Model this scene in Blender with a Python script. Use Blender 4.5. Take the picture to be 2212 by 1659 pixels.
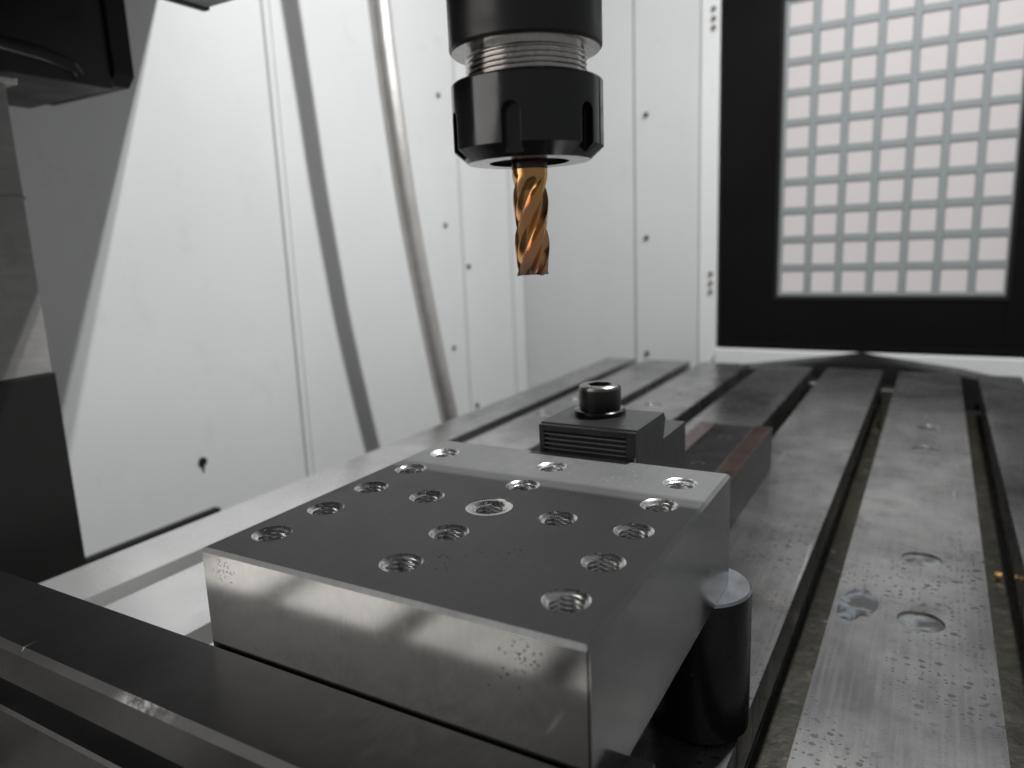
import bpy, bmesh, math, random
from mathutils import Matrix, Vector
random.seed(7)
for o in list(bpy.data.objects): bpy.data.objects.remove(o)
SC = bpy.context.scene
C = SC.collection
S = 0.001                       # everything below is written in millimetres
PI = math.pi

# ------------------------------------------------------------------ camera
cam = bpy.data.cameras.new('camera'); camo = bpy.data.objects.new('camera', cam); C.objects.link(camo)
camo.matrix_world = Matrix(((0.869676, -0.060032, 0.489958, 0.20547), (0.492013, 0.185501, -0.850595, -0.17463),
                            (-0.039825, 0.980809, 0.190862, 0.21988), (0, 0, 0, 1)))
cam.sensor_width = 36; cam.lens = 25.544; cam.clip_start = 0.01; cam.clip_end = 50
cam.dof.use_dof = True; cam.dof.focus_distance = 0.285; cam.dof.aperture_fstop = 9.6
SC.camera = camo
SC.render.resolution_x = 1024; SC.render.resolution_y = 768
# ------------------------------------------------------------------ world, lamps, exposure
w = bpy.data.worlds.new('World'); SC.world = w; w.use_nodes = True
w.node_tree.nodes['Background'].inputs[0].default_value = (0.95, 0.98, 1.0, 1)
w.node_tree.nodes['Background'].inputs[1].default_value = 0.19

def area(name, loc, aim, sx, sy, watt, col):
    l = bpy.data.lights.new(name, 'AREA'); l.shape = 'RECTANGLE'; l.size = sx * S; l.size_y = sy * S
    l.energy = watt; l.color = col
    o = bpy.data.objects.new(name, l); C.objects.link(o)
    d = (Vector(aim) - Vector(loc)).normalized()
    z = -d; x = Vector((1, 0, 0)); x = (x - z * x.dot(z)).normalized(); y = z.cross(x)
    m = Matrix((x, y, z)).transposed().to_4x4(); m.translation = Vector(loc) * S
    o.matrix_world = m
    return o
# the LED strip under the machine roof (throws the hose, head and housing shadows) and the workshop lamps behind the open door
for yl in (613, 632):                                   # two rows of LEDs, hence the double edge of the shadows
    area('machine_led_strip', (250, yl, 1100), (80, yl - 170, 0), 60, 8, 8.0, (0.985, 0.995, 1.0))
area('workshop_lamp', (-590, -830, 500), (0, -150, 20), 950, 420, 2.9, (1.0, 0.96, 0.91))
SC.view_settings.view_transform = 'Standard'; SC.view_settings.look = 'None'
SC.view_settings.exposure = 0; SC.view_settings.gamma = 1
SC.render.engine = 'CYCLES'

# ------------------------------------------------------------------ material helpers
class NT:
    def __init__(s, name):
        s.m = bpy.data.materials.new(name); s.m.use_nodes = True
        s.t = s.m.node_tree; s.b = s.t.nodes['Principled BSDF']
        s.co = s.t.nodes.new('ShaderNodeTexCoord').outputs['Object']
    def n(s, typ): return s.t.nodes.new(typ)
    def link(s, a, b): s.t.links.new(a, b)
    def put(s, sock, v):
        if hasattr(v, 'links') or isinstance(v, bpy.types.NodeSocket): s.link(v, sock)
        else: sock.default_value = v
    def set(s, **k):
        for a, v in k.items():
            if a in ('base',) and isinstance(v, (tuple, list)): v = (*v[:3], 1)
            s.put(s.b.inputs[{'base': 'Base Color', 'rough': 'Roughness', 'metal': 'Metallic', 'spec': 'Specular IOR Level',
                              'normal': 'Normal', 'coat': 'Coat Weight', 'emit': 'Emission Color', 'emits': 'Emission Strength',
                              'aniso': 'Anisotropic', 'trans': 'Transmission Weight', 'coatr': 'Coat Roughness'}[a]], v)
        return s
    def map(s, scale=(1, 1, 1), rot=(0, 0, 0), loc=(0, 0, 0), src=None):
        n = s.n('ShaderNodeMapping'); s.link(src or s.co, n.inputs[0])
        n.inputs['Scale'].default_value = scale; n.inputs['Rotation'].default_value = rot; n.inputs['Location'].default_value = loc
        return n.outputs[0]
    def noise(s, scale, detail=3, rough=.55, vec=None, dist=0):
        n = s.n('ShaderNodeTexNoise'); s.link(vec or s.co, n.inputs['Vector'])
        n.inputs['Scale'].default_value = scale; n.inputs['Detail'].default_value = detail
        n.inputs['Roughness'].default_value = rough; n.inputs['Distortion'].default_value = dist
        return n.outputs['Fac']
    def voro(s, scale, vec=None, out='Distance', rnd=1):
        n = s.n('ShaderNodeTexVoronoi'); s.link(vec or s.co, n.inputs['Vector'])
        n.inputs['Scale'].default_value = scale; n.inputs['Randomness'].default_value = rnd
        return n.outputs[out]
    def wave(s, scale, dist=0, vec=None, dirn='X', detail=1):
        n = s.n('ShaderNodeTexWave'); s.link(vec or s.co, n.inputs['Vector']); n.bands_direction = dirn
        n.inputs['Scale'].default_value = scale; n.inputs['Distortion'].default_value = dist; n.inputs['Detail'].default_value = detail
        return n.outputs['Fac']
    def rng(s, v, a, b, c=0., d=1.):
        n = s.n('ShaderNodeMapRange'); s.link(v, n.inputs[0])
        for i, x in enumerate((a, b, c, d)): n.inputs[i + 1].default_value = x
        return n.outputs[0]
    def math(s, op, a, b=None):
        n = s.n('ShaderNodeMath'); n.operation = op; s.put(n.inputs[0], a)
        if b is not None: s.put(n.inputs[1], b)
        return n.outputs[0]
    def mix(s, f, a, b):
        n = s.n('ShaderNodeMix'); n.data_type = 'RGBA'; s.put(n.inputs[0], f)
        for i, v in ((6, a), (7, b)):
            s.put(n.inputs[i], (*v[:3], 1) if isinstance(v, (tuple, list)) else v)
        return n.outputs[2]
    def sep(s, src=None):
        n = s.n('ShaderNodeSeparateXYZ'); s.link(src or s.co, n.inputs[0]); return n.outputs
    def bump(s, h, strength, dist=.0005):
        n = s.n('ShaderNodeBump'); s.link(h, n.inputs['Height']); n.inputs['Strength'].default_value = strength
        n.inputs['Distance'].default_value = dist; return n.outputs[0]
    def spot(s, c, r):                                # 1 at the centre of a worn or stained patch, 0 at its rim
        n = s.n('ShaderNodeVectorMath'); n.operation = 'DISTANCE'; s.link(s.co, n.inputs[0]); n.inputs[1].default_value = [x * S for x in c]
        return s.rng(n.outputs['Value'], r * S, 0, 0, 1)
MAT = {}
def simple(name, base, rough=.5, metal=0., spec=.5, var=.0, nscale=60, bumps=0.):
    t = NT(name); f = t.noise(nscale, 4)
    t.set(rough=t.rng(f, .3, .7, max(rough - .08, .02), rough + .08), metal=metal, spec=spec)
    t.set(base=t.mix(f, [c * (1 - var) for c in base], [c * (1 + var) for c in base]))
    if bumps:
        n = t.n('ShaderNodeBump'); t.link(t.noise(900, 2), n.inputs['Height']); n.inputs['Strength'].default_value = bumps; n.inputs['Distance'].default_value = .0003
        if name in ('black_gloss', 'black_oxide'):
            bv = t.n('ShaderNodeBevel'); bv.inputs['Radius'].default_value = .00045; bv.samples = 4; t.link(bv.outputs[0], n.inputs['Normal'])
        t.set(normal=n.outputs[0])
    MAT[name] = t.m; return t.m

simple('wall_base', (.7, .7, .69))
simple('black_oxide', (.016, .016, .017), .34, 0, .5, .3, 90, .05)
simple('black_gloss', (.010, .010, .012), .16, 0, .6, .3, 60, .02)
simple('black_paint', (.012, .012, .013), .42, 0, .45, .25, 30, .06)
simple('door_black', (.004, .004, .0045), .55, 0, .12, .2, 8)
simple('rubber', (.01, .01, .009), .6, 0, .3)
simple('bright_steel', (.62, .60, .57), .2, 1, .5, .12, 300, .05)
simple('thread_steel', (.72, .69, .66), .16, 1, .5, .15, 500, .12)
simple('tapped_steel', (.68, .675, .67), .27, .9, .5, .2, 700, .08)
simple('brass', (.30, .26, .18), .45, .8, .5, .2)
simple('dark_screw', (.05, .05, .06), .4, .6)
simple('hole_dark', (.01, .01, .01), .7)
simple('chip_brass', (.9, .55, .2), .22, 1)

def m_wall(name, k):
    t = NT(name)
    a = t.noise(3.2, 4, .6); b = t.noise(26, 5, .65); c = t.noise(7, 6, .7, t.map((1, 1, .35)))
    col = t.mix(t.rng(a, .3, .75), [v * k for v in (.73, .735, .73)], [v * k for v in (.79, .795, .79)])
    col = t.mix(t.math('MULTIPLY', t.rng(b, .58, .78), .22), col, (.45, .44, .41))
    col = t.mix(t.math('MULTIPLY', t.rng(c, .62, .78), .26), col, (.42, .39, .35))
    t.set(base=col, rough=t.rng(b, .2, .8, .26, .42), spec=.5, normal=t.bump(t.math('ADD', t.noise(6, 2, .4, t.map((1, 1, .06))), t.math('MULTIPLY', t.noise(260, 2), .015)), .6, .010))
    return t.m
MAT['wall'] = m_wall('white_paint', 1.0)
MAT['wall_dimmed'] = m_wall('dimmed_white_paint', .84)  # white paint darkened: the end wall's dimmer light is put into the colour

def m_table():
    t = NT('table_iron')
    big = t.noise(7, 5, .6, dist=.6); mid = t.noise(34, 6, .65); fine = t.noise(700, 2)
    col = t.mix(t.rng(big, .32, .7), (.13, .13, .13), (.42, .42, .415))
    col = t.mix(t.rng(mid, .45, .7, 0, .7), col, (.12, .12, .118))
    col = t.mix(t.math('MULTIPLY', t.rng(t.noise(500, 2, .5, t.map((1, .03, 1), (0, 0, .05))), .4, .65), .13), col, (.55, .55, .55))
    col = t.mix(t.math('MULTIPLY', t.rng(t.noise(12, 5, .6), .58, .7), .35), col, (.50, .47, .42))
    # dried drops: only some cells of the pattern hold one
    def drops(sc, r, keep, seed):
        v = t.n('ShaderNodeTexVoronoi'); t.link(t.map((1, 1.25, 1), loc=(seed, seed * .7, 0)), v.inputs['Vector']); v.inputs['Scale'].default_value = sc
        v.voronoi_dimensions = '2D'
        sel = t.math('GREATER_THAN', t.sep(v.outputs['Color'])[0], keep)
        rad = t.rng(t.sep(v.outputs['Color'])[1], 0, 1, r * .3, r)
        d = t.math('SUBTRACT', rad, t.math('ADD', v.outputs['Distance'], t.rng(t.noise(500, 2), .3, .7, -.012, .012)))
        return t.math('MULTIPLY', t.rng(d, 0, .03), sel)
    dm = t.math('MAXIMUM', t.math('MAXIMUM', drops(150, .30, .70, 3), drops(70, .20, .74, 9)), drops(300, .34, .72, 5))
    zone = t.rng(t.noise(9, 3, .5, t.map(loc=(4, 1, 0))), .38, .5)
    dm = t.math('MULTIPLY', t.math('MULTIPLY', dm, zone), t.rng(t.spot((230, 120, 0), 330), 0.02, .25))
    light_pool = t.rng(t.math('ADD', t.sep()[0], t.rng(t.noise(6, 3), .3, .7, -.05, .05)), -.02, -.16)     # pool of light on the near-left lands, painted into the colour
    light_pool = t.math('MULTIPLY', light_pool, t.rng(t.math('ADD', t.sep()[1], t.rng(t.noise(5, 4), .3, .7, -.1, .1)), .62, .12))
    col = t.mix(t.math('MULTIPLY', light_pool, .8), col, (.86, .855, .84))
    col = t.mix(t.math('MULTIPLY', dm, .85), col, (.05, .05, .049))
    # bright scratches
    sc = t.noise(150, 2, .5, t.map((.9, .022, 1), (0, 0, 1.35), (1.3, .2, 0)))
    sc2 = t.noise(190, 2, .5, t.map((.9, .018, 1), (0, 0, .5), (4.3, 2.2, 0)))
    sm = t.math('MULTIPLY', t.math('MAXIMUM', t.rng(sc, .70, .73), t.rng(sc2, .71, .74)), t.rng(t.noise(16, 2), .5, .6))
    col = t.mix(t.math('MULTIPLY', sm, .7), col, (.7, .7, .69))
    r = t.rng(mid, .3, .75, .18, .33)
    r = t.math('ADD', r, t.math('MULTIPLY', dm, .12))
    t.set(base=col, rough=r, metal=t.rng(light_pool, 0, 1, .85, .5), normal=t.bump(t.math('ADD', fine, t.math('MULTIPLY', t.noise(240, 2, .5, t.map((1, .05, 1))), .6)), .09, .0003))
    return t.m
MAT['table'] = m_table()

def m_slot():
    t = NT('slot_sludge')
    a = t.noise(60, 6, .7); b = t.noise(16, 4, .6, t.map((1, .25, 1)))
    col = t.mix(t.rng(b, .35, .65), (.010, .009, .006), (.03, .026, .016))
    col = t.mix(t.rng(a, .60, .70), col, (.13, .105, .06))
    col = t.mix(t.rng(t.noise(38, 5), .58, .66), col, (.025, .03, .012))
    t.set(base=col, rough=t.rng(a, .3, .7, .25, .6), metal=.25, normal=t.bump(a, .6, .002))
    return t.m
MAT['slot'] = m_slot()

def steel(name, lo, hi, r0, r1, metal=.95, marks=None, specks=(), smear=.25, fleck=(.04, .035, .03), blot=()):
    t = NT(name)
    a = t.noise(18, 5, .6, dist=.4); b = t.noise(120, 4, .6)
    col = t.mix(t.rng(a, .3, .7), lo, hi)
    for c, r, dens, sc, *fc in specks:                      # clusters of small dark pits, thinning out towards the rim
        v = t.n('ShaderNodeTexVoronoi'); t.link(t.co, v.inputs['Vector']); v.inputs['Scale'].default_value = sc
        cs_ = t.sep(v.outputs['Color'])
        sel = t.math('GREATER_THAN', t.math('MULTIPLY', t.spot(c, r), dens), cs_[0])
        d = t.math('SUBTRACT', t.math('MULTIPLY', cs_[1], .55), t.math('ADD', v.outputs['Distance'], t.rng(t.noise(2500, 2), .3, .7, -.1, .1)))
        col = t.mix(t.math('MULTIPLY', t.rng(d, 0, .06), sel), col, fc[0] if fc else fleck)
    for c, r, cc, amt in blot:
        m = t.math('MULTIPLY', t.math('MULTIPLY', t.spot(c, r), t.rng(t.noise(160, 4, .7), .42, .7)), amt)
        col = t.mix(m, col, cc)
    gr = t.noise(900, 2, .5, t.map((1, .035, .3), (0, 0, .5)))           # grinding grain
    col = t.mix(t.rng(gr, .3, .7, 0, .22), col, [x * .55 for x in lo])
    col = t.mix(t.rng(t.noise(33, 5, .7, dist=1.), .52, .72, 0, .3), col, [x * .6 for x in lo])
    sc = t.noise(260, 2, .5, t.map((.9, .03, .6), (.2, .3, 1.15), (1.3, .2, .4)))
    sm = t.math('MULTIPLY', t.rng(sc, .73, .76), t.rng(t.noise(40, 2), .52, .6))
    col = t.mix(t.math('MULTIPLY', sm, .6), col, (.75, .74, .72))
    h = t.math('MULTIPLY', t.noise(1500, 2), .5)
    st = .06
    if marks:
        sca, rot, amt = marks
        wv = t.wave(sca, .6, t.map((1, 1, 1), rot), 'X')
        h = t.math('ADD', h, t.math('MULTIPLY', wv, amt)); st = .035
        col = t.mix(t.math('MULTIPLY', wv, .16), col, (.2, .2, .2))
    t.set(base=col, metal=metal, rough=t.math('ADD', t.rng(a, .3, .7, r0, r1), t.math('MULTIPLY', t.rng(b, .45, .75), smear * .15)), normal=t.bump(h, st, .0002))
    MAT[name] = t.m; return t.m
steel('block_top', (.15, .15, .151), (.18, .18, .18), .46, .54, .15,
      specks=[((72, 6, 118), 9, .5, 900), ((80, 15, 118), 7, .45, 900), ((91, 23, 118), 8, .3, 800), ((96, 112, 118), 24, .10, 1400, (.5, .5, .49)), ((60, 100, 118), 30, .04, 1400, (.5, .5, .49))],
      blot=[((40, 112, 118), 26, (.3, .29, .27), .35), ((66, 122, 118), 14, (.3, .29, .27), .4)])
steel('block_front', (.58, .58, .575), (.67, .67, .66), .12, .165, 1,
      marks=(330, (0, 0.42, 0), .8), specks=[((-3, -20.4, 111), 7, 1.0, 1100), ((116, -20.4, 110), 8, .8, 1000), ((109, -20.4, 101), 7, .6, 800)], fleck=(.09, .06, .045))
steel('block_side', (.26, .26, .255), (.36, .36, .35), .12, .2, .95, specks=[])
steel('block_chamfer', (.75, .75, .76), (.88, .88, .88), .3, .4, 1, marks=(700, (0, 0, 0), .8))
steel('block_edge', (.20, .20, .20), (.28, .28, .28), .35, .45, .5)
steel('jaw_black', (.052, .052, .053), (.092, .09, .09), .28, .38, .4, specks=[], smear=.5,
      blot=[((20, -30, 81), 40, (.10, .065, .05), .5), ((60, -32, 81), 45, (.11, .075, .06), .45), ((0, -42, 81), 25, (.15, .14, .13), .4), ((85, -30, 81), 40, (.2, .18, .16), .4)])
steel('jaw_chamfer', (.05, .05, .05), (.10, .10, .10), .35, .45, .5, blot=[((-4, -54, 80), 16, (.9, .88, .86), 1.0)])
steel('post_steel', (.05, .05, .052), (.075, .075, .078), .24, .3, .8)
steel('post_top', (.26, .275, .29), (.36, .375, .39), .25, .35, 1)
steel('clamp_top', (.03, .03, .032), (.055, .055, .058), .3, .42, .5)
steel('rib_pale', (.13, .13, .135), (.2, .2, .205), .3, .4, .7)  # clamp ribs, paler than the clamp body
steel('rail_rust', (.04, .019, .014), (.07, .042, .034), .22, .34, .6)
steel('rail_side', (.06, .06, .06), (.10, .10, .10), .33, .42, .7)
steel('pillar_grey', (.27, .262, .255), (.37, .36, .35), .35, .5, .2)

def m_gold():
    t = NT('bronze_coating')
    a = t.noise(160, 4, .6); z = t.noise(60, 3, .6, t.map((1, 1, .25)))
    col = t.mix(t.rng(z, .35, .65), (.72, .40, .10), (.70, .36, .19))
    col = t.mix(t.rng(t.sep()[2], .2150, .2085), col, (.34, .22, .17))
    t.set(base=col, metal=1, rough=t.rng(a, .3, .7, .13, .24), normal=t.bump(t.noise(900, 2, .5, t.map((1, 1, .2))), .08, .0002))
    return t.m
MAT['gold'] = m_gold()
def m_hose():
    t = NT('braided_steel')
    a = t.noise(40, 4)
    t.set(base=t.mix(a, (.52, .50, .475), (.80, .78, .75)), metal=.7, rough=.42)
    return t.m
MAT['hose'] = m_hose()
def m_pane():
    t = NT('backlit_pane')
    a = t.noise(5, 3)
    t.set(base=(.47, .44, .435), rough=.35, emit=(1.0, .945, .93, 1), emits=t.rng(a, .3, .7, .13, .16))
    return t.m
MAT['pane'] = m_pane()
simple('plug_rim', (.34, .33, .32), .35, .9, .5, .3, 300)
simple('grid_bar', (.27, .29, .295), .5, 0, .4, .06, 20)
def m_wet():
    t = NT('wet_coolant')
    a = t.noise(90, 5, .6, dist=.8)
    t.set(base=t.mix(t.rng(a, .45, .6), (.035, .038, .038), (.15, .17, .19)), rough=.12, spec=.6, metal=.3, normal=t.bump(a, .25, .001))
    return t.m
MAT['wet'] = m_wet()
def m_plug():
    t = NT('plug_wet'); a = t.noise(70, 5, .65, dist=.6)
    t.set(base=t.mix(t.rng(a, .45, .58), (.045, .045, .045), (.21, .225, .23)), rough=t.rng(a, .4, .6, .4, .16), metal=.4, normal=t.bump(a, .2, .001)); return t.m
MAT['plug_wet'] = m_plug()

# ------------------------------------------------------------------ mesh helpers (millimetres in, metres out)
def mesh_obj(name, bm, mats, parent=None, smooth=False, angle=None):
    bmesh.ops.scale(bm, vec=(S, S, S), verts=bm.verts)
    bmesh.ops.recalc_face_normals(bm, faces=bm.faces)
    me = bpy.data.meshes.new(name); bm.to_mesh(me); bm.free()
    return link_mesh(name, me, mats, parent, smooth, angle)
def link_mesh(name, me, mats, parent=None, smooth=False, angle=None):
    for m in (mats if isinstance(mats, (list, tuple)) else [mats]): me.materials.append(MAT[m])
    if smooth or angle is not None:
        me.polygons.foreach_set('use_smooth', [True] * len(me.polygons))
        if angle is not None: me.set_sharp_from_angle(angle=math.radians(angle))
    o = bpy.data.objects.new(name, me); C.objects.link(o)
    if parent:
        o.parent = parent; o.matrix_parent_inverse = Matrix.Translation(-parent.location)
    return o
def copy_obj(src, name, parent, d):
    o = src.copy(); C.objects.link(o); o.name = name; o.parent = parent
    o.matrix_parent_inverse = Matrix.Translation(-parent.location); o.location = src.location + Vector(d) * S
    return o
def thing(name, label, cat, loc=(0, 0, 0), group=None):
    o = bpy.data.objects.new(name, None); C.objects.link(o); o.empty_display_size = .02
    o.location = Vector(loc) * S; o['label'] = label; o['category'] = cat
    if group: o['group'] = group
    return o
def tag(o, label, cat, group=None):
    o['label'] = label; o['category'] = cat
    if group: o['group'] = group
    return o
def struct(o): o['kind'] = 'structure'; return o
def box(bm, x0, x1, y0, y1, z0, z1, bev=0, seg=2, mi=0):
    vs = [bm.verts.new((x, y, z)) for x in (x0, x1) for y in (y0, y1) for z in (z0, z1)]
    fs = [bm.faces.new([vs[i] for i in q]) for q in ((0, 1, 3, 2), (4, 6, 7, 5), (0, 4, 5, 1), (2, 3, 7, 6), (0, 2, 6, 4), (1, 5, 7, 3))]
    for f in fs: f.material_index = mi
    if bev:
        es = list({e for f in fs for e in f.edges})
        bmesh.ops.bevel(bm, geom=es, offset=bev, segments=seg, profile=.6, affect='EDGES', material=-1)
def bxo(name, mats, parent, *a, bev=0, seg=2):
    bm = bmesh.new(); box(bm, *a, bev=bev, seg=seg); return mesh_obj(name, bm, mats, parent)
def prism(bm, poly, axis, a, b):
    """extrude a 2-D outline along axis: x -> (y,z), y -> (x,z), z -> (x,y)"""
    def P(u, v, t): return {'x': (t, u, v), 'y': (u, t, v), 'z': (u, v, t)}[axis]
    A = [bm.verts.new(P(u, v, a)) for u, v in poly]; B = [bm.verts.new(P(u, v, b)) for u, v in poly]
    n = len(poly); out = [bm.faces.new(A), bm.faces.new(B[::-1])]
    for i in range(n): out.append(bm.faces.new((A[i], A[(i + 1) % n], B[(i + 1) % n], B[i])))
    return out
def lathe(bm, prof, cx=0, cy=0, seg=64, cap0=False, cap1=False, mi=None):
    rings = []
    for r, z in prof:
        rings.append([bm.verts.new((cx + r * math.cos(2 * PI * k / seg), cy + r * math.sin(2 * PI * k / seg), z)) for k in range(seg)])
    for i, (a, b) in enumerate(zip(rings, rings[1:])):
        for k in range(seg):
            f = bm.faces.new((a[k], a[(k + 1) % seg], b[(k + 1) % seg], b[k]))
            if mi: f.material_index = mi(i)
    if cap0: bm.faces.new(rings[0])
    if cap1: bm.faces.new(rings[-1])
def boolean(bm_a, bm_b):
    """bm_a minus bm_b, returned as a new bmesh in mm"""
    obs = []
    for b in (bm_a, bm_b):
        bmesh.ops.recalc_face_normals(b, faces=b.faces)
        me = bpy.data.meshes.new('tmp'); b.to_mesh(me); b.free()
        o = bpy.data.objects.new('tmp', me); C.objects.link(o); obs.append(o)
    m = obs[0].modifiers.new('b', 'BOOLEAN'); m.operation = 'DIFFERENCE'; m.solver = 'EXACT'; m.object = obs[1]
    dg = bpy.context.evaluated_depsgraph_get(); dg.update()
    me = bpy.data.meshes.new_from_object(obs[0].evaluated_get(dg))
    out = bmesh.new(); out.from_mesh(me)
    for o in obs: bpy.data.objects.remove(o)
    return out

# ================================================================== THE SETTING: enclosure walls
XW, YW = -560, 1205
wall = struct(bxo('side_wall', 'wall', None, XW - 20, XW, -60, YW, -400, 1150))
bxo('lapped_panel', 'wall', wall, XW, XW + 2.5, -60, 553, -400, 1150, bev=1)
bxo('flange_strip', 'wall', wall, XW, XW + 7, 985, 1033, -400, 1150, bev=2)
bxo('corner_flange', 'wall', wall, XW, XW + 12, 1168, 1204, -400, 1150, bev=3)
bxo('panel_fold', 'wall', wall, XW, XW + 7, 546, 557, -400, 1150, bev=2.5)
bxo('panel_seam', 'pillar_grey', wall, XW, XW + 1.2, 557.5, 563, -400, 1150)
bxo('gap_strip', 'rubber', wall, XW + 2.5, XW + 14, 100, 390, -108, -90, bev=2)  # dark gap at the foot of the wall, put in as a black strip
def screw(parent, axis, p, mat, r=7):
    bm = bmesh.new(); lathe(bm, [(r, 0), (r, 1.5), (r * .8, 4), (r * .45, 5.2), (r * .42, 3.4)], seg=20, cap1=True)
    M = Matrix.Rotation(PI / 2, 4, 'Y') if axis == 'x' else Matrix.Rotation(PI / 2, 4, 'X')
    bmesh.ops.transform(bm, matrix=Matrix.Translation(p) @ M, verts=bm.verts)
    return mesh_obj('screw', bm, mat, parent, angle=40)
for y, z, m, off in ((935, 478, 'brass', 0), (935, 256, 'brass', 0), (941, 32, 'brass', 0), (994, 179, 'dark_screw', 7), (1000, -91, 'dark_screw', 7)):
    screw(wall, 'x', (XW + off, y, z), m, 4.6)
bm = bmesh.new(); lathe(bm, [(5.6, 0), (5.6, 2), (4.4, 2.6), (3.8, .8)], seg=24, cap1=True)
bmesh.ops.transform(bm, matrix=Matrix.Translation((XW + 2.5, 380, -29)) @ Matrix.Rotation(PI / 2, 4, 'Y'), verts=bm.verts)
mesh_obj('drain_port', bm, 'hole_dark', wall, angle=40)
bm = bmesh.new(); prism(bm, [(378, -34), (382, -34), (381, -41), (380, -44), (379, -41)], 'x', XW + 2.5, XW + 3.3)
mesh_obj('oil_run', bm, 'rubber', wall)

end = struct(bxo('end_wall', 'wall_dimmed', None, XW - 20, 900, YW, YW + 20, -400, 1150))
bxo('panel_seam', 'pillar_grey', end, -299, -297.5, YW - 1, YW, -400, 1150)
bxo('flange_strip', 'wall_dimmed', end, -296, -170, YW - 3, YW, -400, 1150, bev=1)
bxo('door_post', 'wall', end, -170, -136, YW - 9, YW, -400, 1150, bev=3)
bxo('sill_strip', 'wall', end, -136, 700, YW - 24, YW, -400, 11.5, bev=3)
for z in (445, 219, -7): screw(end, 'y', (-274, YW - 3, z), 'dark_screw', 4.6)
for z in (606, 590, 575, 149, 132, 116): screw(end, 'y', (-148, YW - 9, z), 'brass', 4.2)
struct(bxo('machine_floor', 'black_paint', None, -580, 900, -900, 1225, -420, -400))

# window in the black door
wd = thing('machine_window', 'backlit window with a grid of small square panes in a wide black frame', 'window', (100, YW, 13))
fr = [(-131, -29, 14, 720), (313, 460, 14, 720), (-29, 313, 14, 106), (-29, 313, 598, 720)]
for i, (a, b, c, d) in enumerate(fr):
    nm = ('frame_stile', 'frame_stile', 'frame_rail', 'frame_rail')[i]
    bxo(nm, 'door_black', wd, a, b, YW - 16, YW - 1, c, d, bev=1.5)
bxo('gasket', 'rubber', wd, -29, 313, YW - 18, YW - 8, 100, 107.5, bev=2)
bxo('gasket', 'rubber', wd, -34, -28, YW - 18.5, YW - 8, 100, 600, bev=2)
bxo('gasket', 'rubber', wd, 311, 317, YW - 18.5, YW - 8, 100, 600, bev=2)
bxo('drip_ledge', 'door_black', wd, -131, 460, YW - 20, YW - 16, 14, 24, bev=1.5)
px, pz = 342 / 7, 488 / 10
bxo('backing_sheet', 'grid_bar', wd, -29, 313, YW - 6, YW - 2, 107, 598)
pane0 = None
for i in range(7):
    for j in range(10):
        x = -28 + px * (i + .5); z = 108 + pz * (j + .5)
        if pane0 is None:
            pane0 = bxo('pane', 'pane', wd, x - 18.6, x + 18.6, YW - 9, YW - 6, z - 18.6, z + 18.6, bev=.8, seg=1); p0 = (x, z)
        else: copy_obj(pane0, 'pane', wd, (x - p0[0], 0, z - p0[1]))
for i in range(8):
    x = -28 + px * i; bxo('grid_bar', 'grid_bar', wd, x - 5.4 if i else x - .5, x + 5.4 if i < 7 else x + .5, YW - 12, YW - 6, 107.5, 597.5, bev=1)
for j in range(11):
    z = 108 + pz * j; bxo('grid_bar', 'grid_bar', wd, -28.5, 312.5, YW - 11, YW - 6, z - 5.4 if j else z - .5, z + 5.4 if j < 10 else z - 1, bev=1)

# gabled way cover behind the table
bm = bmesh.new(); prism(bm, [(-120, -22), (114, 13), (262, -8), (345, -26), (345, -60), (-120, -60)], 'y', 1106, 1180)
tag(mesh_obj('way_cover', bm, 'black_paint'), 'black gabled sheet metal cover behind the far end of the table', 'cover')

# ================================================================== machine table
tb = thing('machine_table', 'long grey iron machine table with parallel slots, stains and dried drops', 'table')
tb.rotation_euler.z = math.radians(-.5)
Y0, Y1 = -520, 1088
PR = 12.2
PLUGS = {5: [(210, 357), (211, 267), (210, 731), (207.5, 639)], 1: [(-224, 642), (-223, 737)], 2: [(-110, 737), (-111, 642)]}
cs = [256.5 - 102.5 * i for i in range(6)][::-1]
edges = [-321.5] + [v for c in cs for v in (c - 11, c + 11)] + [321.5]
for i in range(7):
    a, b = edges[2 * i], edges[2 * i + 1]; la = 0 if i == 0 else 8; lb = 0 if i == 6 else 8
    bm = bmesh.new()
    prism(bm, [(a, 0), (b, 0), (b, -25), (b - lb, -25), (b - lb, -60), (a + la, -60), (a + la, -25), (a, -25)], 'y', Y0, Y1)
    if i in PLUGS:
        cut = bmesh.new()
        for x, y in PLUGS[i]: lathe(cut, [(PR, -2.2), (PR, 5)], x, y, 40, True, True)
        bm = boolean(bm, cut)
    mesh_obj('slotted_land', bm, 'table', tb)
for c in cs: bxo('slot_floor', 'slot', tb, c - 18.5, c + 18.5, Y0, Y1 - 1, -63, -59.5)
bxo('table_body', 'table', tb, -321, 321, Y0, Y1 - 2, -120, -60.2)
# sunk plugs in the lands
def plug(x, y, face):
    bm = bmesh.new(); lathe(bm, [(PR + .05, .04), (PR - .25, -.2), (PR - .3, -1.9)], x, y, 40)
    p = mesh_obj('plug', bm, 'plug_rim', tb, angle=50)
    bm = bmesh.new(); lathe(bm, [(.01, -1.45), (PR * .5, -1.5), (PR - .35, -1.75)], x, y, 40)
    q = mesh_obj('plug_face', bm, face, p); q.matrix_parent_inverse = Matrix()
for x, y in PLUGS[5]: plug(x, y, 'plug_wet')
for k in (1, 2):
    for x, y in PLUGS[k]: plug(x, y, 'bright_steel')
# T-nuts parked at the far end of two slots
for x, y in ((60, 986), (157.5, 962)):
    bm = bmesh.new(); box(bm, x - 9, x + 9, y - 16, y + 16, -56, -3, bev=1.5); mesh_obj('slot_nut', bm, 'bright_steel', tb)

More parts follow.
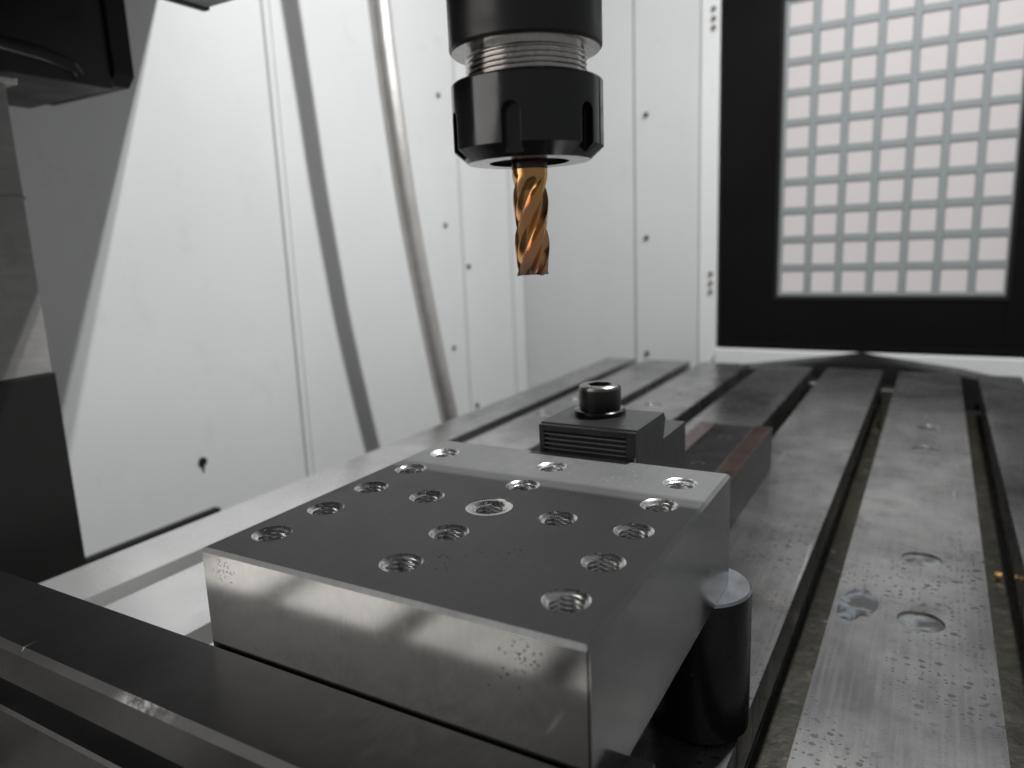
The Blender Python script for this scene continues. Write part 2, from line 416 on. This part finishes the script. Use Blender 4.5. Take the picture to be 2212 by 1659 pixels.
# coolant puddle and chip
bm = bmesh.new(); rings = []
n = 40; sh = [1 + .14 * math.sin(2 * k * 2 * PI / n + .6) + .10 * math.sin(3 * k * 2 * PI / n + 1.9) + .05 * math.sin(7 * k * 2 * PI / n) for k in range(n)]
for f, z in ((1, .04), (.93, .16), (.7, .24), (.3, .26)):
    rings.append([bm.verts.new((180 + 9.5 * f * sh[k] * math.cos(2 * PI * k / n), 272 + 23 * f * sh[k] * math.sin(2 * PI * k / n), z)) for k in range(n)])
for a, b in zip(rings, rings[1:]):
    for k in range(n): bm.faces.new((a[k], a[(k + 1) % n], b[(k + 1) % n], b[k]))
bm.faces.new(rings[-1])
tag(mesh_obj('coolant_puddle', bm, 'wet', smooth=True), 'small dark wet coolant puddle on the table near the two front plugs', 'puddle')
bm = bmesh.new(); prev = None
for k in range(26):
    a = k * .62; r = 3.2 + .5 * math.sin(k * 1.7)
    p = Vector((266 + k * .12, 479 + r * math.cos(a) * .6, -58 + 3 + r * math.sin(a)))
    row = [bm.verts.new(p + Vector((d * 1.1, .3 * d, 0))) for d in (-1, 1)]
    if prev: bm.faces.new((prev[0], prev[1], row[1], row[0]))
    prev = row
bmesh.ops.solidify(bm, geom=bm.faces[:], thickness=.35)
tag(mesh_obj('metal_chip', bm, 'chip_brass', smooth=True), 'tiny curled golden chip lying in the right-hand table slot', 'chip')

# ================================================================== steel block with threaded holes
BX0, BX1, BY0, BY1, BZ0, BZ1 = -13.9, 136.0, -20.4, 132.7, 67.5, 118
xs = [0, 29.8, 60, 90.1, 120]; ys = [0, 27.9, 55.9, 83.8, 111.8]
holes = [(xs[i], y) for i in (0, 2, 4) for y in ys] + [(xs[1], ys[2]), (xs[3], ys[2])]
blk = thing('steel_block', 'machined grey steel block with seventeen threaded holes, clamped above the table', 'block', ((BX0 + BX1) / 2, (BY0 + BY1) / 2, BZ0))
bm = bmesh.new(); box(bm, BX0, BX1, BY0, BY1, BZ0, BZ1)
top = [e for e in bm.edges if all(abs(v.co.z - BZ1) < 1e-4 for v in e.verts)]
bmesh.ops.bevel(bm, geom=top, offset=1.35, segments=1, affect='EDGES')
ver = [e for e in bm.edges if abs(e.verts[0].co.x - e.verts[1].co.x) < 1e-3 and abs(e.verts[0].co.y - e.verts[1].co.y) < 1e-3]
bmesh.ops.bevel(bm, geom=ver, offset=.7, segments=2, affect='EDGES')
cut = bmesh.new()
for x, y in holes: lathe(cut, [(7.32 if (x, y) != (60, ys[2]) else 9.5, 100), (7.32 if (x, y) != (60, ys[2]) else 9.5, 125)], x, y, 56, True, True)
bm = boolean(bm, cut)
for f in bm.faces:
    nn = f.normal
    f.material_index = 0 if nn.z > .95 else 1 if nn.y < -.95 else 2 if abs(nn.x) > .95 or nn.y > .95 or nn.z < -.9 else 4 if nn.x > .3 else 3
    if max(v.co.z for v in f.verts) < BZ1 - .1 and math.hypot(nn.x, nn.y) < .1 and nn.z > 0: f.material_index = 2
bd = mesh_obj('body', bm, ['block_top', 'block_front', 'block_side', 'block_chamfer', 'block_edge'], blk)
# thread lining: one mesh shared by all holes; the helix is a real one
def thread_mesh(r_out, zring, seg=48, turns=9, pitch=1.65):
    bm = bmesh.new()
    prof0 = [(r_out, BZ1 - zring), (7.2, BZ1 - zring - .02), (6.15, BZ1 - 1.15)]
    lathe(bm, prof0, 0, 0, seg)
    rows = []
    sub = 6; N = turns * sub
    for i in range(N + 1):
        row = []
        for k in range(seg):
            ph = i / sub + 0.0
            zz = BZ1 - 1.15 - (ph + k / seg * 0) * pitch
            t = (ph + k / seg) % 1.0
            r = 5.0 + 1.15 * abs(2 * t - 1)
            if i == 0: r = 6.15
            a = 2 * PI * k / seg
            row.append(bm.verts.new((r * math.cos(a), r * math.sin(a), zz)))
        rows.append(row)
    for a, b in zip(rows, rows[1:]):
        for k in range(seg): bm.faces.new((a[k], a[(k + 1) % seg], b[(k + 1) % seg], b[k]))
    bm.faces.new(rows[-1])
    bmesh.ops.scale(bm, vec=(S, S, S), verts=bm.verts)
    bmesh.ops.recalc_face_normals(bm, faces=bm.faces)
    for f in bm.faces: f.normal_flip()
    me = bpy.data.meshes.new('threaded_hole'); bm.to_mesh(me); bm.free(); return me
def hole_at(me, x, y, turn):
    o = bpy.data.objects.new('threaded_hole', me); C.objects.link(o); o.parent = blk
    o.matrix_parent_inverse = Matrix.Translation(-blk.location); o.location = (x * S, y * S, 0); o.rotation_euler.z = turn; return o
me = thread_mesh(7.36, .03); me.materials.append(MAT['tapped_steel'])
me.polygons.foreach_set('use_smooth', [True] * len(me.polygons)); me.set_sharp_from_angle(angle=math.radians(50))
for x, y in holes:
    if (x, y) != (60, ys[2]): hole_at(me, x, y, random.uniform(0, 6.28))
me2 = thread_mesh(9.55, .25); me2.materials.append(MAT['tapped_steel'])
me2.polygons.foreach_set('use_smooth', [True] * len(me2.polygons)); me2.set_sharp_from_angle(angle=math.radians(50))
hole_at(me2, 60, ys[2], .5)['label'] = 'threaded hole with a bright spot-faced ring'

# ================================================================== front jaw bar
jb = thing('jaw_bar', 'long blackened steel jaw bar with a groove along its front, against the block', 'jaw', (-60, -38, 0))
def jaw(name, poly, mats, x0, x1):
    bm = bmesh.new(); prism(bm, poly, 'x', x0, x1); bmesh.ops.recalc_face_normals(bm, faces=bm.faces)
    for f in bm.faces: f.material_index = 1 if (f.normal.z > .3 and f.normal.y < -.3) else 0
    return mesh_obj(name, bm, mats, jb)
JX0, JX1 = -330, 146
jaw('upper_bar', [(-21.3, 80.6), (-21.7, 81), (-53.4, 81), (-55.6, 78.6), (-55.6, 65), (-43, 65), (-43, 51), (-21.3, 51)], ['jaw_black', 'jaw_chamfer'], JX0, JX1)
jaw('lower_bar', [(-21.3, 50.9), (-54.6, 50.9), (-55.8, 49.7), (-55.8, .3), (-21.3, .3)], ['jaw_black', 'jaw_chamfer'], JX0, JX1)
bxo('support_ledge', 'jaw_black', jb, -10, 144, -21.2, 8, .3, 67.2, bev=.6)

# ================================================================== support post
sp = thing('support_post', 'round dark steel support post under the back corner of the block', 'post', (124.8, 127.5, 0))
bm = bmesh.new(); lathe(bm, [(20.6, .3), (22, 1.8), (22, 66.2)], 124.8, 127.5, 72); mesh_obj('shaft', bm, 'post_steel', sp, angle=40)
bm = bmesh.new(); lathe(bm, [(22, 66.2), (21.0, 67.2)], 124.8, 127.5, 72); lathe(bm, [(.01, 67.22), (21.0, 67.2)], 124.8, 127.5, 72)
mesh_obj('cap', bm, 'post_top', sp, angle=30)

# ================================================================== rail and wedge clamp
rl = thing('clamp_rail', 'long clamp rail with black serrated strip between rusty brown edges', 'rail', (53, 300, 0))
bxo('base', 'rail_side', rl, 19, 86, 20, 519.5, .3, 36, bev=.5)
bxo('edge_strip', 'rail_rust', rl, 70.5, 86.2, 20, 519.7, 36, 40, bev=.7)
bxo('edge_strip', 'rail_rust', rl, 18.8, 34.5, 20, 519.7, 36, 40, bev=.7)
bm = bmesh.new(); n = 150; pitch = (519 - 225) / n; poly = [(225, 36.1)]
for k in range(n): poly += [(225 + k * pitch + .2, 37.2), (225 + (k + .55) * pitch, 39.2)]
poly += [(519, 37.2), (519, 36.1)]
prism(bm, poly, 'x', 34.9, 70.1); mesh_obj('serrated_strip', bm, 'black_oxide', rl)
for y in (300, 385, 470):
    bm = bmesh.new(); lathe(bm, [(5.6, 38.2), (5.6, 39.5), (4.2, 39.3), (4.0, 37), (.01, 37)], 53, y, 28); mesh_obj('screw_recess', bm, 'hole_dark', rl, angle=40)

cl = thing('wedge_clamp', 'black wedge clamp with ribbed front face behind the block', 'clamp', (67, 155, 40))
CX0, CX1, CY = 42, 92.2, 134
bm = bmesh.new(); prism(bm, [(CY + 2.6, 42), (CY + 2.6, 131.6), (CY + 3, 132), (175.5, 132), (178.6, 128.5), (168.5, 100), (165, 42)], 'x', CX0, CX1)
bmesh.ops.recalc_face_normals(bm, faces=bm.faces)
for f in bm.faces: f.material_index = 1 if f.normal.z > .9 else 0
mesh_obj('clamp_jaw', bm, ['black_oxide', 'clamp_top'], cl)
bxo('face_margin', 'black_oxide', cl, CX0, CX0 + 3, CY, CY + 2.6, 60, 131.3, bev=.4)
bxo('face_margin', 'black_oxide', cl, CX1 - 4.8, CX1, CY, CY + 2.6, 60, 131.3, bev=.4)
bxo('face_margin', 'black_oxide', cl, CX0 + 3, CX1 - 4.8, CY + .05, CY + 2.6, 128.2, 131.3, bev=.3)
rib = None
for k in range(12):
    z = 126.9 - 2.42 * k
    if rib is None:
        bm = bmesh.new(); prism(bm, [(CY + 2.6, z + .75), (CY + .15, z + .25), (CY + .15, z - .35), (CY + 2.6, z - .7)], 'x', CX0 + 3, CX1 - 4.8)
        rib = mesh_obj('rib', bm, 'rib_pale', cl)
    else: copy_obj(rib, 'rib', cl, (0, 0, -2.42 * k))
bm = bmesh.new(); prism(bm, [(166, 40.3), (169.6, 100), (176, 118), (214.5, 118), (215, 117.4), (215, 40.3)], 'x', CX0 + .3, CX1 - .3)
bmesh.ops.recalc_face_normals(bm, faces=bm.faces)
for f in bm.faces: f.material_index = 1 if f.normal.z > .9 else 0
mesh_obj('wedge_base', bm, ['black_oxide', 'clamp_top'], cl)
bx, by = 62.4, 163.5
bm = bmesh.new(); lathe(bm, [(6, 132.05), (13.0, 132.05), (13.2, 132.4), (13.2, 134.3), (12.7, 134.7), (9, 134.7)], bx, by, 56); mesh_obj('washer', bm, 'black_gloss', cl, angle=40)
bt = thing('socket_bolt', 'black socket head bolt with worn rim on top of the wedge clamp', 'bolt', (bx, by, 134.7))
bm = bmesh.new(); lathe(bm, [(10.3, 134.75), (10.6, 136.0), (10.75, 136.3), (10.75, 145.2), (10.3, 146.6), (9.3, 147.2)], bx, by, 64, True, True)
cut = bmesh.new(); hexa = [(bx + 6.5 * math.cos(PI / 3 * k + .2), by + 6.5 * math.sin(PI / 3 * k + .2)) for k in range(6)]
prism(cut, hexa, 'z', 139, 150)
bm = boolean(bm, cut)
for f in bm.faces:
    c = f.calc_center_median(); rr = math.hypot(c.x - bx, c.y - by)
    f.material_index = 1 if c.z > 145.6 and f.normal.z > .2 else 0
simple('worn_rim', (.20, .19, .18), .3, .9, .5, .4, 250)
mesh_obj('bolt_head', bm, ['black_oxide', 'worn_rim'], bt, angle=30)

# ================================================================== tool holder, nut and end mill
AX, AY = 86.4, 49.8
th = thing('tool_holder', 'black cylindrical collet chuck hanging above the block', 'tool holder', (AX, AY, 246))
bm = bmesh.new(); lathe(bm, [(24.2, 280.4), (25.0, 281.4), (25.0, 330), (31, 330.5), (31, 345), (27, 352), (31, 358), (31, 409)], AX, AY, 96); mesh_obj('holder_body', bm, 'black_oxide', th, angle=35)
bm = bmesh.new(); lathe(bm, [(19, 280.45), (24.2, 280.4)], AX, AY, 96); mesh_obj('shoulder_face', bm, 'bright_steel', th)
bm = bmesh.new(); seg = 96; rows = []; sub = 8; pitch = 1.55
prof = []
zt, zb = 281, 268
N = int((zt - zb) / pitch * sub)
for i in range(N + 1):
    row = []
    for k in range(seg):
        t = (i / sub + k / seg) % 1.0; z = zt - i / sub * pitch
        r = 19.15 + .85 * (1 - abs(2 * t - 1)) ** .8
        if z > 279.2: r = 19.1
        a = 2 * PI * k / seg; row.append(bm.verts.new((AX + r * math.cos(a), AY + r * math.sin(a), z)))
    rows.append(row)
for a, b in zip(rows, rows[1:]):
    for k in range(seg): bm.faces.new((a[k], a[(k + 1) % seg], b[(k + 1) % seg], b[k]))
mesh_obj('thread', bm, 'thread_steel', th, smooth=True)
# nut with six rounded spanner slots
bm = bmesh.new()
lathe(bm, [(13.4, 246), (20.5, 246), (25, 249.9), (25, 270.2), (24.6, 270.7), (19.0, 270.8), (13.4, 262)], AX, AY, 144)
lathe_close = [v for v in bm.verts if abs(math.hypot(v.co.x - AX, v.co.y - AY) - 13.4) < .01]
r0 = sorted([v for v in lathe_close if v.co.z < 250], key=lambda v: math.atan2(v.co.y - AY, v.co.x - AX))
r1 = sorted([v for v in lathe_close if v.co.z > 250], key=lambda v: math.atan2(v.co.y - AY, v.co.x - AX))
for k in range(144): bm.faces.new((r0[k], r0[(k + 1) % 144], r1[(k + 1) % 144], r1[k]))
cut = bmesh.new()
camang = math.atan2(-174.6 - AY, 205.5 - AX)
for k in range(6):
    a = camang - math.radians(12) + k * PI / 3
    wdt = 2.9; poly = [(-wdt, 240), (wdt, 240)] + [(wdt * math.cos(PI * j / 12), 258.9 + wdt * math.sin(PI * j / 12)) for j in range(13)]
    n0 = len(cut.verts); fs = prism(cut, poly, 'y', 21.6, 30)
    vs = {v for f in fs for v in f.verts}
    bmesh.ops.transform(cut, matrix=Matrix.Translation((AX, AY, 0)) @ Matrix.Rotation(a - PI / 2, 4, 'Z'), verts=list(vs))
bm = boolean(bm, cut)
bmesh.ops.recalc_face_normals(bm, faces=bm.faces)
for f in bm.faces:
    c = f.calc_center_median(); f.material_index = 1 if (c.z < 246.05 and f.normal.z < -.9) else 0
mesh_obj('clamping_nut', bm, ['black_gloss', 'bright_steel'], th, angle=28)
bm = bmesh.new(); lathe(bm, [(6.0, 248.6), (9.5, 248.2), (11.6, 248.4), (13.35, 250.5), (13.35, 262)], AX, AY, 64); mesh_obj('collet', bm, 'thread_steel', th, angle=35)

em = thing('end_mill', 'bronze coated spiral end mill held in the collet chuck', 'end mill', (AX, AY, 208.5))
bm = bmesh.new(); lathe(bm, [(5.98, 250), (5.98, 243.2)], AX, AY, 64)
mesh_obj('shank', bm, 'gold', em, smooth=True)
simple('shade_band', (.06, .05, .045), .3, .8)
bm = bmesh.new(); lathe(bm, [(6.03, 248.5), (6.05, 248.4), (6.05, 243.9), (6.03, 243.8)], AX, AY, 64); mesh_obj('shank_shade', bm, 'shade_band', em, smooth=True)  # shade at the top of the shank, put in as a dark sleeve
def fl(u):                                             # cutter outline over one quarter turn, u in 0..1
    if u < .12: return 6.0 - .1 * u / .12
    if u < .40: return 5.85 - .45 * ((u - .12) / .28)
    if u < .76: t = (u - .40) / .36; return 5.40 - 1.75 * math.sin(t * PI / 2)
    t = (u - .76) / .24; return 3.65 + 2.35 * t ** 2.4
bm = bmesh.new(); seg = 160; rows = []; N = 150; z0, z1 = 243.3, 208.6; LEAD = 57.0
for i in range(N + 1):
    z = z0 + (z1 - z0) * i / N; row = []
    for k in range(seg):
        a = 2 * PI * k / seg
        u = (k / seg * 4) % 1.0
        run = min(1, max(0, (z0 - z) / 7.0 - .35 * abs(u - .6)))
        run = run * run * (3 - 2 * run)
        r = 5.98 + (fl(u) - 5.98) * run
        tw = a + 2 * PI * (z - 208.6) / LEAD + .9
        row.append(bm.verts.new((AX + r * math.cos(tw), AY + r * math.sin(tw), z)))
    rows.append(row)
for a, b in zip(rows, rows[1:]):
    for k in range(seg): bm.faces.new((a[k], a[(k + 1) % seg], b[(k + 1) % seg], b[k]))
# dished end with the four end teeth standing lowest at the rim
last = rows[-1]; inner = []
for k, v in enumerate(last):
    u = (k / seg * 4) % 1.0; d = .0 if u < .2 else .9
    v.co.z += d * .8
    inner.append(bm.verts.new((AX + (v.co.x - AX) * .3, AY + (v.co.y - AY) * .3, z1 + .9 + d * .5)))
for k in range(seg): bm.faces.new((last[k], last[(k + 1) % seg], inner[(k + 1) % seg], inner[k]))
bm.faces.new(inner)
mesh_obj('fluted_cutter', bm, 'gold', em, angle=38)

# ================================================================== spindle head (its corner shows at the top edge; its shadow lies on the block)
sh_ = thing('spindle_head', 'black spindle head cover, its lower corner just showing at the top of the picture', 'machine head', (-40, 78, 410))
bm = bmesh.new(); prism(bm, [(-95, 410), (247, 410), (250, 413), (250, 660), (-95, 660)], 'x', -307, 225); mesh_obj('head_cover', bm, 'black_paint', sh_)
bxo('cover_skirt', 'rubber', sh_, -307.5, -300, -95, 250.6, 409, 430, bev=1)
bm = bmesh.new(); lathe(bm, [(62, 409.8), (62, 400), (40, 398), (31, 408)], AX, AY, 72); mesh_obj('spindle_nose', bm, 'bright_steel', sh_, angle=35)

hs = thing('shadow_housing', 'unseen grey housing added above the picture to shade the side wall', 'housing', (-310, 50, 540))  # added overhead shape, sized to cast the slanting shadow on the side wall
bm = bmesh.new(); prism(bm, [(-300, 540), (410, 540), (413, 543), (413, 800), (-300, 800)], 'x', -552, -150); mesh_obj('shadow_shell', bm, 'pillar_grey', hs)

# ================================================================== column cover and black box at the left edge
pc = thing('column_cover', 'tall grey metal column cover with black lower half at the left edge', 'column', (-440, 20, -60))
bxo('upper_panel', 'pillar_grey', pc, -500, -381, -260, 131, 135.4, 352, bev=1.2)
bxo('lower_panel', 'rubber', pc, -500, -380.4, -260, 133, -300, 135, bev=1.2)
bxo('seam_lip', 'pillar_grey', pc, -500, -380, -260, 131.8, 265, 268, bev=.8)
bxo('wiper_plate', 'bright_steel', pc, -500, -376, 60, 137, 346, 351, bev=1)
bb = thing('cover_box', 'black cover box hanging at the upper left above the column', 'cover', (-440, 100, 355))
bxo('box_shell', 'black_paint', bb, -505, -381, -260, 214, 355, 640, bev=1.5)
bm = bmesh.new(); prism(bm, [(-506, 367), (-498, 359), (-386, 359), (-377.5, 367), (-377.5, 640), (-506, 640)], 'y', 214.2, 231)
mesh_obj('end_flange', bm, 'rubber', bb)
bm = bmesh.new(); path = [(-30, 381), (60, 378.5), (120, 376), (160, 372.5), (182, 367.5), (188, 361)]
rr = []
for i, (y, z) in enumerate(path):
    q = path[min(i + 1, len(path) - 1)]; p = path[max(i - 1, 0)]; d = Vector((0, q[0] - p[0], q[1] - p[1])).normalized(); u = Vector((1, 0, 0)); v = d.cross(u)
    rr.append([bm.verts.new(Vector((-381, y, z)) + u * 3.2 * math.cos(a) + v * 5.5 * math.sin(a)) for a in [2 * PI * k / 16 for k in range(16)]])
for a, b in zip(rr, rr[1:]):
    for k in range(16): bm.faces.new((a[k], a[(k + 1) % 16], b[(k + 1) % 16], b[k]))
bm.faces.new(rr[0]); bm.faces.new(rr[-1])
mesh_obj('pressed_rim', bm, 'black_paint', bb, smooth=True)

# ================================================================== braided hose
pts = [(-422, 590, 800), (-422, 603, 660), (-422, 616, 528), (-422, 622.6, 455), (-422, 632, 379), (-422, 645.7, 283), (-422, 666, 180), (-422, 691, 69), (-422, 719, -44), (-422, 755, -180), (-420, 800, -330)]
def catmull(P, n):
    out = []
    for i in range(len(P) - 1):
        p0, p1, p2, p3 = [Vector(P[max(0, min(len(P) - 1, i + d))]) for d in (-1, 0, 1, 2)]
        for k in range(n):
            t = k / n; out.append(.5 * (2 * p1 + (p2 - p0) * t + (2 * p0 - 5 * p1 + 4 * p2 - p3) * t * t + (3 * p1 - p0 - 3 * p2 + p3) * t ** 3))
    return out + [Vector(P[-1])]
path = catmull(pts, 130); seg = 72; bm = bmesh.new(); rows = []; L = 0
for i, p in enumerate(path):
    q = path[min(i + 1, len(path) - 1)]; o = path[max(0, i - 1)]; d = (q - o).normalized(); u = d.cross(Vector((0, 1, 0))).normalized(); v = d.cross(u)
    if i: L += (p - path[i - 1]).length
    row = []
    for k in range(seg):
        a = 2 * PI * k / seg
        r = 13.9 + .6 * math.sin(10 * a + L * .72) * math.sin(10 * a - L * .72)
        row.append(bm.verts.new(p + u * r * math.cos(a) + v * r * math.sin(a)))
    rows.append(row)
for a, b in zip(rows, rows[1:]):
    for k in range(seg): bm.faces.new((a[k], a[(k + 1) % seg], b[(k + 1) % seg], b[k]))
tag(mesh_obj('braided_hose', bm, 'hose', smooth=True), 'braided steel hose hanging down in front of the white side wall', 'hose')
